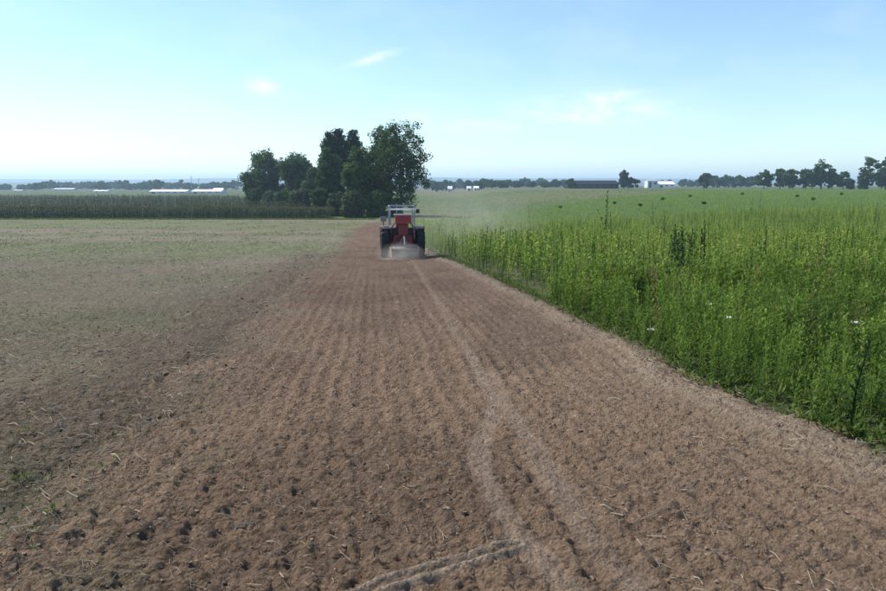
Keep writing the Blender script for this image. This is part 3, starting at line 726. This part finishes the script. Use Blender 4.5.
# right hand far trees
G = 'far trees at the right'
for cx, hw, yt, d, fol, sh, lb in [
    (820, 11, 160, 400, 'dark', 'round', 'tall tree with clear trunk topping the right hand clump'), (866, 9, 157, 395, 'dark', 'round', 'tall round crowned tree standing alone at the right, left of the border tree'),
    (884, 8, 156, 400, 'dark', 'round', 'round crowned tree cut by the right border'), (763, 9, 170, 410, 'dark', 'round', 'left end tree of the right hand clump'),
    (779, 8, 169, 415, 'dark', 'round', 'second tree from the left in the right hand clump'), (789, 8, 169, 405, 'dark', 'round', 'third tree from the left in the right hand clump'),
    (802, 9, 168, 410, 'dark', 'round', 'tree left of the tall one in the right hand clump'), (811, 8, 168, 398, 'dark', 'round', 'low tree at the foot of the tall right hand tree'),
    (831, 7, 169, 402, 'dark', 'round', 'tree just right of the tall one in the clump'), (842, 7, 170, 405, 'dark', 'round', 'right end tree of the right hand clump'),
    (880, 8, 170, 398, 'dark', 'round', 'low dark tree between the two tall border trees'), (862, 5, 178, 396, 'dark', 'bush', 'bush at the foot of the lone round crowned tree'),
    (703, 6, 172, 470, 'dark', 'round', 'small isolated dark tree left of the right hand clump'), (849, 4, 177, 402, 'dark', 'bush', 'small bush right of the right hand clump'),
    (628, 12, 176, 470, 'blue', 'round', 'broad dark tree at the right end of the long dark barn'), (623, 4, 170, 468, 'blue', 'spire', 'narrow pointed tree at the right end of the long dark barn'),
    (571, 5, 179, 470, 'dark', 'round', 'dark rounded tree at the left end of the long dark barn')]:
    px_tree('broadleaf_tree' if sh == 'round' else ('conifer_tree' if sh == 'spire' else 'shrub'), lb, cx, hw, yt, d, fol, sh, 1.0, group=G, seed=int(cx * 3), cat='tree' if sh != 'bush' else 'shrub')
def treeline(pxs, label, group, d0, d1, y0, y1, hw0, hw1, fol='dark'):
    for i, cx in enumerate(pxs):
        px_tree('far_tree', label, cx, random.uniform(hw0, hw1), random.uniform(y0, y1), random.uniform(d0, d1), fol, 'round', .6, group=group, seed=900 + i + int(cx))
treeline([712, 719, 726, 733, 740, 747, 754], 'distant blue grey tree between the isolated dark tree and the right hand clump', 'tree line left of the right clump', 620, 700, 175, 178, 5, 7)
treeline(list(range(428, 566, 8)), 'distant blurred tree in the line between the tractor and the long dark barn', 'tree line behind the middle field', 700, 1000, 178, 182, 5, 9)
treeline([480, 491, 502, 518, 531, 545, 556], 'darker distant tree at the front of the line between tractor and barn', 'front trees of the middle line', 600, 700, 180, 182, 5, 8)
treeline([682, 690, 696, 668, 660], 'distant tree behind the pale sheds on the right', 'trees behind the pale sheds', 900, 1000, 179, 181, 4, 6)
treeline([38, 46, 54, 62, 70, 78, 86, 94, 102, 110, 118, 126, 134, 142, 150, 158, 166, 172, 180, 190, 204, 216, 226, 236], 'distant blue grey tree in the line beyond the maize on the left', 'tree line beyond the maize', 800, 1150, 180, 184, 6, 10)
treeline([1, -8, 8, 22, 30], 'distant tree at the left border beyond the maize', 'trees at the left border', 900, 1000, 184, 187, 4, 6)

# ------------------------------------------------------------------ far buildings
WHITE = plain('white_sheet', (.78, .79, .80), .5, .3, .06, .4)
PALE = plain('pale_render', (.55, .58, .60), .7, .3, .08, .4)
DARKROOF = plain('dark_roof', (.022, .022, .032), .95, .05, .2, .3)
DARKWALL = plain('dark_boards', (.03, .03, .036), .95, .05, .25, .3)
REDROOF = plain('tile_roof', (.28, .13, .09), .8, .2, .2, .4)
GLASSD = plain('window_dark', (.05, .06, .07), .2, .5, .05, 1)
def box_bm(bm, x0, x1, y0, y1, z0, z1):
    v = [bm.verts.new(p) for p in [(x0, y0, z0), (x1, y0, z0), (x1, y1, z0), (x0, y1, z0), (x0, y0, z1), (x1, y0, z1), (x1, y1, z1), (x0, y1, z1)]]
    for f in [(0, 3, 2, 1), (4, 5, 6, 7), (0, 1, 5, 4), (1, 2, 6, 5), (2, 3, 7, 6), (3, 0, 4, 7)]: bm.faces.new([v[i] for i in f])
def bm_obj(name, bm, mat, parent, smooth=False, bevel=0):
    if bevel: bmesh.ops.bevel(bm, geom=bm.edges[:], offset=bevel, segments=2, affect='EDGES', clamp_overlap=True)
    me = bpy.data.meshes.new(name); bmesh.ops.recalc_face_normals(bm, faces=bm.faces[:]); bm.to_mesh(me); bm.free()
    for p in me.polygons: p.use_smooth = smooth
    return link(name, me, mat, parent)
def building(name, label, px0, px1, ytop, d, wall, roof, depth=12, pitch=.32, bays=3, doors=1):
    x0, x1 = atd(px0, d), atd(px1, d); cx = (x0 + x1) / 2; g = gz(cx, d); H = EYE + pray((px0 + px1) / 2, ytop).z * d - g; w = (x1 - x0) / 2
    rh = min(H * .45, depth * pitch * .5); e = H - rh
    o = empty(name, (cx, d, g)); bm = bmesh.new(); box_bm(bm, -w, w, 0, depth, -.3, e)
    a = [bm.verts.new(p) for p in [(-w, 0, e), (-w, depth, e), (-w, depth / 2, H - .12)]]; b = [bm.verts.new(p) for p in [(w, 0, e), (w, depth, e), (w, depth / 2, H - .12)]]
    bm.faces.new(a); bm.faces.new(b); bm_obj('wall', bm, wall, o)
    bm = bmesh.new(); ov = .4
    for s in (0, 1):
        ya, yb = (-ov, depth / 2) if s == 0 else (depth + ov, depth / 2)
        ze = e - ov * rh / (depth / 2) + .03
        q = [bm.verts.new(p) for p in [(-w - ov, ya, ze), (w + ov, ya, ze), (w + ov, yb, H), (-w - ov, yb, H), (-w - ov, ya, ze + .15), (w + ov, ya, ze + .15), (w + ov, yb, H + .15), (-w - ov, yb, H + .15)]]
        for f in [(0, 3, 2, 1), (4, 5, 6, 7), (0, 1, 5, 4), (1, 2, 6, 5), (3, 0, 4, 7)]: bm.faces.new([q[i] for i in f])
    bm_obj('roof', bm, roof, o)
    for i in range(bays):
        t_ = -w + 2 * w * (i + .5) / bays; bm = bmesh.new(); hw = min(1.2, w / bays * .5)
        isd = i < doors
        box_bm(bm, t_ - hw, t_ + hw, -.06, .1, .0 if isd else e * .45, e * .8 if isd else e * .75); bm_obj('door' if isd else 'window', bm, GLASSD, o)
    return tag(o, label, 'building')
building('shed', 'long white shed beyond the maize, left one of the pair', 150, 186, 189.9, 520, PALE, WHITE, 14, .3, 5)
building('shed', 'long white shed beyond the maize, right one of the pair', 192, 221, 189.7, 515, PALE, WHITE, 14, .3, 4)
building('shed', 'white gabled shed rising behind the right long white shed', 213, 222, 188.2, 560, WHITE, WHITE, 10, .5, 2)
building('house', 'pale building far left among the blue trees', 54, 74, 188.3, 860, PALE, PALE, 12, .4, 4)
building('shed', 'small white shed at the foot of the far left trees', 94, 107, 190.3, 640, WHITE, WHITE, 10, .4, 2)
building('house', 'pale house near the left border beyond the maize', 14, 22, 190, 700, PALE, PALE, 9, .5, 2)
building('house', 'small pale house in the haze right of the tractor, left one', 448, 452, 186.2, 640, PALE, PALE, 9, .6, 2)
building('house', 'small white house in the haze right of the tractor, right one', 474, 478.5, 186.3, 600, PALE, WHITE, 9, .6, 2)
building('house', 'tiny pale house between the two small hazy houses', 467, 471, 186.4, 620, PALE, PALE, 8, .6, 1)
building('barn', 'long low dark barn in the middle of the tree line', 569, 618, 180.6, 480, DARKWALL, DARKROOF, 20, .35, 7)
building('silo_building', 'tall pale blue grey block left of the white shed on the right', 647, 657, 180, 600, PALE, PALE, 10, .1, 2)
building('shed', 'white shed beside the tall pale block on the right', 658, 674, 181.4, 605, WHITE, WHITE, 14, .4, 3)
METAL = plain('grey_metal', (.30, .31, .32), .5, .5, .1, 3, .6)
for px, yt, lb in [(192.5, 176, 'taller thin mast between the two long white sheds'), (199.5, 178.5, 'shorter thin mast right of the tall mast')]:
    x0 = atd(px, 540); g = gz(x0, 540); h = EYE + pray(px, yt).z * 540 - g
    o = empty('mast', (x0, 540, g)); v, f = tube([(0, 0, -.3), (0, 0, h)], .28, .16, 6); link('pole', mesh_np('pole', v, f), METAL, o)
    bm = bmesh.new(); box_bm(bm, -1.0, 1.0, -.1, .1, h - 1.2, h - 1.0); bm_obj('cross_arm', bm, METAL, o); tag(o, lb, 'mast')

# ------------------------------------------------------------------ hills on the horizon
HILL = plain('hill_wood', (.055, .075, .045), .95, .1, .3, .004)
def hills(name, label, d, base, amp, seed, depth, x0=-9000, x1=9000):
    xs = np.linspace(x0, x1, 260); ys = np.linspace(0, depth, 14); XX, YY = np.meshgrid(xs, ys)
    prof = base + amp * (fbm(xs * .0007, xs * 0, seed, 4) - .5) * 2
    ZZ = np.sin(np.clip(YY / depth, 0, 1) * math.pi) ** .8 * prof[None] * (1 + .12 * (fbm(XX * .004, YY * .004, seed + 3, 3) - .5)) - 6
    i = np.arange(260 * 14).reshape(14, 260); F = np.stack([i[:-1, :-1], i[:-1, 1:], i[1:, 1:], i[1:, :-1]], -1).reshape(-1, 4)
    me = mesh_np(name, np.stack([XX, YY + d, ZZ], -1).reshape(-1, 3), F, smooth=True); tag(link(name, me, HILL), label, kind='structure')
hills('distant_hills', 'pale blue hills on the horizon', 5200, 62, 16, 5, 1800)
hills('near_hills', 'low blue rise before the far hills', 3300, 22, 10, 23, 900)

# ------------------------------------------------------------------ tractor
RED = plain('red_paint', (.34, .025, .030), .42, .5, .2, 5)
DARKRED = plain('dull_red_paint', (.20, .035, .032), .6, .4, .3, 6)
RUBBER = plain('tyre_rubber', (.028, .027, .027), .85, .3, .3, 9)
DUSTY = plain('dusty_grey_steel', (.20, .19, .18), .7, .3, .2, 7)
DARKST = plain('dark_steel', (.045, .045, .048), .6, .4, .25, 7)
SILVER = plain('pale_grey_paint', (.30, .31, .32), .45, .5, .08, 6)
WHITEP = plain('white_paint_and_sunlit_top', (.66, .65, .63), .45, .5, .05, 6)
BLACKV = plain('black_vinyl', (.02, .02, .022), .5, .4, .2, 12)
LENS = plain('lamp_lens', (.55, .54, .52), .15, .6, .05, 9)
AMBER = plain('red_lens', (.45, .04, .03), .2, .6, .05, 9)
def lathe_x(prof, seg=40):
    """profile (x along axle, radius) -> bmesh about the X axis"""
    bm = bmesh.new(); rings = []
    for s in range(seg):
        a = 2 * math.pi * s / seg; rings.append([bm.verts.new((px, r * math.cos(a), r * math.sin(a))) for px, r in prof])
    for s in range(seg):
        A, B = rings[s], rings[(s + 1) % seg]
        for i in range(len(prof) - 1): bm.faces.new([A[i], A[i + 1], B[i + 1], B[i]])
    return bm
def wheel(parent, x, y, rad, wid, rim_r, name, lugs=20, lug_h=.035):
    w = wid / 2
    o = bm_obj(name, lathe_x([(-w * .62, rim_r * .92), (-w * .95, rim_r * 1.05), (-w, (rim_r + rad) / 2), (-w * .9, rad * .93), (-w * .72, rad * .972), (0, rad * .985), (w * .72, rad * .972), (w * .9, rad * .93), (w, (rim_r + rad) / 2), (w * .95, rim_r * 1.05), (w * .62, rim_r * .92)]), RUBBER, parent, True)
    o.location = (x, y, rad)
    bm = bmesh.new()
    for s in range(lugs):
        for side in (-1, 1):
            a = 2 * math.pi * (s + (.5 if side > 0 else 0)) / lugs
            pts = []
            for t_, da in ((.02, .0), (.55, .10), (1.0, .20)):
                pts.append((side * w * t_ * .97, a + da, rad * (.985 - .035 * t_ * t_)))
            hw = .045 / rad * .5
            for (xa, aa, ra), (xb, ab, rb) in zip(pts[:-1], pts[1:]):
                q = []
                for xx_, a_, r_ in ((xa, aa - hw, ra), (xa, aa + hw, ra), (xb, ab + hw, rb), (xb, ab - hw, rb)):
                    q.append(((xx_, (r_ - .02) * math.cos(a_), (r_ - .02) * math.sin(a_)), (xx_, (r_ + lug_h) * math.cos(a_), (r_ + lug_h) * math.sin(a_))))
                lo = [bm.verts.new(k[0]) for k in q]; hi = [bm.verts.new(k[1]) for k in q]
                bm.faces.new(hi)
                for i in range(4): bm.faces.new([lo[i], lo[(i + 1) % 4], hi[(i + 1) % 4], hi[i]])
    bm_obj('tread', bm, RUBBER, o)
    sg = 1 if x > 0 else -1
    bm_obj('rim', lathe_x([(-w * .6, rim_r * .9), (-w * .6, rim_r), (w * .6 * 1, rim_r), (w * .6, rim_r * .9), (sg * w * .15, rim_r * .78), (sg * w * .10, rim_r * .3), (sg * w * .35, rim_r * .26), (sg * w * .38, .01)]), SILVER, o, True)
    bm = lathe_x([(sg * w * .34, .01), (sg * w * .34, rim_r * .18), (sg * w * .62, rim_r * .15), (sg * w * .64, .01)], 16); bm_obj('hub', bm, DARKRED, o)
    return o
def beam(bm, a, b, w, h=None):
    a, b = Vector(a), Vector(b); h = h or w; d = (b - a).normalized(); u = d.cross(Vector((0, 0, 1)) if abs(d.z) < .95 else Vector((0, 1, 0))).normalized(); v = u.cross(d)
    q = [bm.verts.new(p + u * sx * w / 2 + v * sz * h / 2) for p in (a, b) for sx, sz in ((-1, -1), (1, -1), (1, 1), (-1, 1))]
    for f in [(3, 2, 1, 0), (4, 5, 6, 7), (0, 1, 5, 4), (1, 2, 6, 5), (2, 3, 7, 6), (3, 0, 4, 7)]: bm.faces.new([q[i] for i in f])
def boxp(name, x0, x1, y0, y1, z0, z1, mat, parent, bevel=.015):
    bm = bmesh.new(); box_bm(bm, x0, x1, y0, y1, z0, z1); return bm_obj(name, bm, mat, parent, bevel=bevel)
def beamp(name, segs, w, mat, parent, h=None):
    bm = bmesh.new()
    for a, b in segs: beam(bm, a, b, w, h)
    return bm_obj(name, bm, mat, parent, bevel=w * .15)
tx, ty = onground(402.5, 257)
TR = empty('tractor', (tx, ty, gz(tx, ty) - .02), R(7.5)); TR.rotation_euler[0] = -math.atan(.05)
tag(TR, 'red tractor seen from behind driving away along the tilled strip in dust', 'tractor')
for sx in (-1, 1):
    wheel(TR, sx * .86, 0, .74, .38, .40, 'rear_wheel', 18)
    wheel(TR, sx * .72, 2.15, .48, .26, .26, 'front_wheel', 16, .025)
    # flat-topped fender with a folded outer lip
    bm = bmesh.new(); prev = None
    for yy_, zz_ in ((-.46, 1.40), (-.40, 1.50), (-.2, 1.53), (.2, 1.53), (.48, 1.46), (.70, 1.22), (.80, .98)):
        ring = [bm.verts.new((sx * xx_, yy_, zz_ + dz)) for xx_, dz in ((.60, 0), (1.03, 0), (1.05, -.06), (1.035, -.06), (1.02, -.02), (.60, -.02))]
        if prev:
            for k in range(6): bm.faces.new([prev[k], prev[(k + 1) % 6], ring[(k + 1) % 6], ring[k]])
        else: bm.faces.new(ring)
        prev = ring
    bm.faces.new(prev)
    f_ = bm_obj('fender', bm, DUSTY, TR)
    boxp('fender_side', min(sx * .575, sx * .60), max(sx * .575, sx * .60), -.44, .75, .86, 1.46, DARKST, TR, .004)
    l_ = boxp('tail_lamp', sx * 1.0 - .05, sx * 1.0 + .05, -.52, -.47, 1.40, 1.47, AMBER, TR, .01)
boxp('transmission', -.26, .26, -.45, 1.25, .52, 1.0, DARKRED, TR, .05)
bm = lathe_x([(-.68, .02), (-.68, .14), (-.3, .2), (.3, .2), (.68, .14), (.68, .02)], 14); ax = bm_obj('rear_axle', bm, DARKRED, TR, True); ax.location = (0, 0, .74)
boxp('hydraulic_housing', -.46, .46, -.40, .10, .58, 1.06, DARKRED, TR, .05)
boxp('platform_panel', -.57, .57, .12, .15, .92, 1.42, DARKST, TR, .008)
boxp('engine', -.24, .24, 1.2, 2.55, .55, .98, DARKST, TR, .04)
hood = boxp('hood', -.33, .33, 1.15, 2.75, .98, 1.42, RED, TR, .06)
boxp('grille', -.27, .27, 2.75, 2.78, 1.0, 1.34, DARKST, hood, .008)
for sx in (-1, 1): boxp('headlight', sx * .2 - .06, sx * .2 + .06, 2.78, 2.81, 1.22, 1.33, LENS, hood, .01)
beamp('front_axle', [((-.68, 2.15, .48), (.68, 2.15, .48))], .11, DARKST, TR)
boxp('floor_platform', -.6, .6, .05, 1.15, .86, .92, DARKST, TR, .01)
boxp('dashboard', -.26, .26, .95, 1.15, .95, 1.5, DARKRED, TR, .03)
v, f = tube([(0, .95, 1.45), (0, .78, 1.58)], .02, .02, 8); sc_ = link('steering_column', mesh_np('steering_column', v, f), DARKST, TR)
ring = [(.2 * math.cos(a), .77 - .09 * math.sin(a), 1.59 + .17 * math.sin(a)) for a in np.linspace(0, 2 * math.pi, 25)]
v, f = tube(ring, .015, .015, 6); link('steering_wheel', mesh_np('steering_wheel', v, f, smooth=True), BLACKV, TR)
seat = boxp('seat', -.25, .25, .02, .5, 1.16, 1.28, BLACKV, TR, .04); boxp('seat_back', -.24, .24, -.04, .06, 1.26, 1.68, BLACKV, seat, .03)
# red box and stay behind the seat; white slab paints in its sunlit top
rb = boxp('rear_box', -.36, .40, -.62, -.22, 1.62, 2.02, RED, TR, .025)
boxp('sunlit_box_top', -.41, .44, -.66, -.18, 2.022, 2.085, WHITEP, rb, .02)
boxp('box_rib', -.28, .32, -.645, -.622, 1.76, 1.80, DARKRED, rb, .006); boxp('box_rib', -.28, .32, -.645, -.622, 1.88, 1.92, DARKRED, rb, .006)
boxp('box_stand', -.20, .26, -.50, -.26, 1.062, 1.618, DARKRED, TR, .03)
beamp('box_brace', [((-.36, -.25, 1.66), (-.55, -.12, 1.35)), ((.40, -.25, 1.66), (.55, -.12, 1.35))], .05, DUSTY, TR)
# roll-over frame of four posts and rails
RX0 = .58
for sx in (-1, 1):
    beamp('frame_post', [((sx * RX0, -.15, 1.2), (sx * RX0, -.15, 2.43))], .07, SILVER, TR)
    beamp('frame_post', [((sx * RX0, 1.05, 1.0), (sx * RX0, 1.05, 2.47))], .06, SILVER, TR)
    beamp('side_rail', [((sx * RX0, -.18, 2.45), (sx * RX0, 1.08, 2.50))], .055, SILVER, TR)
beamp('cross_bar', [((-.62, -.19, 2.31), (.62, -.19, 2.31))], .06, WHITEP, TR, .10)
beamp('cross_bar', [((-.62, -.15, 2.455), (.62, -.15, 2.455))], .05, SILVER, TR, .05)
beamp('cross_bar', [((-.60, 1.06, 2.52), (.60, 1.06, 2.52))], .05, SILVER, TR)
for sx in (-1, 1):
    w_ = boxp('work_lamp', sx * .40 - .13, sx * .40 + .13, -.24, -.14, 2.365, 2.43, DARKST, TR, .012)
v, f = tube([(-.12, 1.75, 1.4), (-.12, 1.75, 2.62)], .038, .034, 10); ex = link('exhaust_pipe', mesh_np('exhaust_pipe', v, f, smooth=True), DARKST, TR)
v, f = tube([(-.12, 1.75, 1.5), (-.12, 1.75, 1.95)], .075, .075, 12); link('muffler', mesh_np('muffler', v, f, smooth=True), DARKST, ex)
# lamp unit on the left fender, mirror on the right
lu = boxp('fender_lamp', -1.05, -.76, -.35, -.22, 1.72, 1.97, SILVER, TR, .02)
boxp('lamp_face', -1.02, -.79, -.365, -.352, 1.75, 1.94, DUSTY, lu, .01)
boxp('lamp_stem', -.93, -.88, -.31, -.26, 1.53, 1.72, DARKST, lu, .006)
boxp('reflector', -1.09, -1.0, -.50, -.48, 1.46, 1.56, WHITEP, TR, .008); boxp('reflector', -.66, -.56, -.50, -.48, 1.44, 1.56, WHITEP, TR, .008)
beamp('mirror_arm', [((.58, .95, 2.1), (.86, .9, 2.26))], .025, DARKST, TR)
m_ = boxp('mirror', .76, .93, .86, .90, 2.12, 2.32, BLACKV, TR, .02)
for sx in (-1, 1): beamp('lift_arm', [((sx * .30, -.2, .62), (sx * .42, -1.05, .46))], .06, DARKST, TR)
beamp('top_link', [((0, -.3, .95), (0, -1.15, .98))], .05, DARKST, TR)

# rotary tiller carried behind the tractor
IM = empty('rotary_tiller', TR.location, TR.rotation_euler[2]); IM.rotation_euler = TR.rotation_euler.copy()
tag(IM, 'dusty grey rotary tiller low behind the red tractor between its wheels', 'farm implement')
IW = .62
beamp('headstock', [((-.28, -1.1, .5), (0, -1.15, 1.05)), ((.28, -1.1, .5), (0, -1.15, 1.05)), ((0, -1.15, 1.03), (0, -1.62, .66))], .06, DUSTY, IM)
boxp('gearbox', -.16, .16, -1.35, -1.05, .48, .76, DARKST, IM, .03)
beamp('toolbar', [((-IW, -1.18, .58), (IW, -1.18, .58))], .11, DUSTY, IM)
bm = bmesh.new(); prev = None
for i in range(9):
    a = R(20 + 140 * i / 8); ring = [bm.verts.new((sx * IW, -1.45 + r_ * math.cos(a), .26 + r_ * math.sin(a))) for sx, r_ in ((-1, .33), (1, .33), (1, .315), (-1, .315))]
    if prev:
        for k in range(4): bm.faces.new([prev[k], prev[(k + 1) % 4], ring[(k + 1) % 4], ring[k]])
    prev = ring
bm_obj('hood_sheet', bm, DARKST, IM, True)
for sx in (-1, 1): boxp('side_plate', sx * IW - .012, sx * IW + .012, -1.78, -1.12, .05, .56, DUSTY, IM, .005)
bm = bmesh.new(); bm2 = lathe_x([(-IW + .03, .01), (-IW + .03, .05), (IW - .03, .05), (IW - .03, .01)], 10)
ro = bm_obj('rotor_shaft', bm2, DARKST, IM); ro.location = (0, -1.45, .24)
for i in range(14):
    for q in (0, 1):
        xx_ = -IW + .1 + (2 * IW - .2) * i / 13; a = i * .9 + q * math.pi
        beam(bm, (xx_, .04 * math.cos(a), .04 * math.sin(a)), (xx_ + .05, .225 * math.cos(a), .225 * math.sin(a)), .05, .014)
bm_obj('tine_set', bm, DARKST, ro)
bm = bmesh.new(); beam(bm, (-IW + .02, -1.78, .42), (IW - .02, -1.78, .42), .02, .03); beam(bm, (0, -1.80, .40), (0, -1.93, .10), IW * 1.9, .014); bm_obj('rear_flap', bm, DARKST, IM)
for z_ in (.66, .46): beamp('rear_bar', [((-.60, -1.84 + (.66 - z_) * .1, z_), (.52, -1.84 + (.66 - z_) * .1, z_))], .05, DUSTY, IM)
for sx in (-1, 1): beamp('flap_chain', [((sx * .45, -1.9, .24), (sx * .4, -1.66, .62))], .022, DARKST, IM)

# ------------------------------------------------------------------ dust raised by the tractor
def dust_cloud(name, label, loc, rad, dens, seed):
    bm = bmesh.new(); bmesh.ops.create_icosphere(bm, subdivisions=3, radius=1)
    for q in bm.verts: q.co = Vector((q.co.x * rad[0], q.co.y * rad[1], q.co.z * rad[2]))
    m = bpy.data.materials.new(name); m.use_nodes = True; n, l = m.node_tree.nodes, m.node_tree.links; n.remove(n['Principled BSDF'])
    pv = n.new('ShaderNodeVolumePrincipled'); pv.inputs['Color'].default_value = (.93, .86, .76, 1); pv.inputs['Anisotropy'].default_value = .35
    tc = n.new('ShaderNodeTexCoord'); mp = n.new('ShaderNodeVectorMath'); mp.operation = 'DIVIDE'; l.new(tc.outputs['Object'], mp.inputs[0]); mp.inputs[1].default_value = rad
    ln = n.new('ShaderNodeVectorMath'); ln.operation = 'LENGTH'; l.new(mp.outputs[0], ln.inputs[0])
    fall = maprange(n, l, ln.outputs['Value'], .15, .98, 1, 0)
    nz = maprange(n, l, noise_n(n, l, 1.1, 4, .6, tc.outputs['Object']), .36, .66, .15, 1)
    k = n.new('ShaderNodeMath'); k.operation = 'MULTIPLY'; l.new(fall, k.inputs[0]); l.new(nz, k.inputs[1])
    k2 = n.new('ShaderNodeMath'); k2.operation = 'MULTIPLY'; l.new(k.outputs[0], k2.inputs[0]); k2.inputs[1].default_value = dens
    l.new(k2.outputs[0], pv.inputs['Density']); l.new(pv.outputs[0], n['Material Output'].inputs['Volume'])
    o = bm_obj(name, bm, m, None); o.location = loc
    return tag(o, label, 'dust', kind='stuff')
gzt = gz(tx, ty)
dust_cloud('dust_cloud', 'pale dust churned up low behind the tractor', (tx + .05, ty - 2.1, gzt + .30), (1.3, 1.0, .66), .95, 1)
dust_cloud('drifting_dust', 'thin dust drifting over the crop right of the tractor', (tx + 3.4, ty + 4.0, gzt + 1.3), (4.6, 5.5, 2.2), .075, 2)

# ------------------------------------------------------------------ the air
bm = bmesh.new(); box_bm(bm, -16000, 16000, -200, 9400, -16, 110)
m = bpy.data.materials.new('haze_air'); m.use_nodes = True; n, l = m.node_tree.nodes, m.node_tree.links; n.remove(n['Principled BSDF'])
pv = n.new('ShaderNodeVolumePrincipled'); pv.inputs['Color'].default_value = (.60, .80, 1.0, 1); pv.inputs['Density'].default_value = .00024; pv.inputs['Anisotropy'].default_value = .25
l.new(pv.outputs[0], n['Material Output'].inputs['Volume'])
tag(bm_obj('haze', bm, m, None), 'thin blue haze lying over the whole plain', kind='stuff')
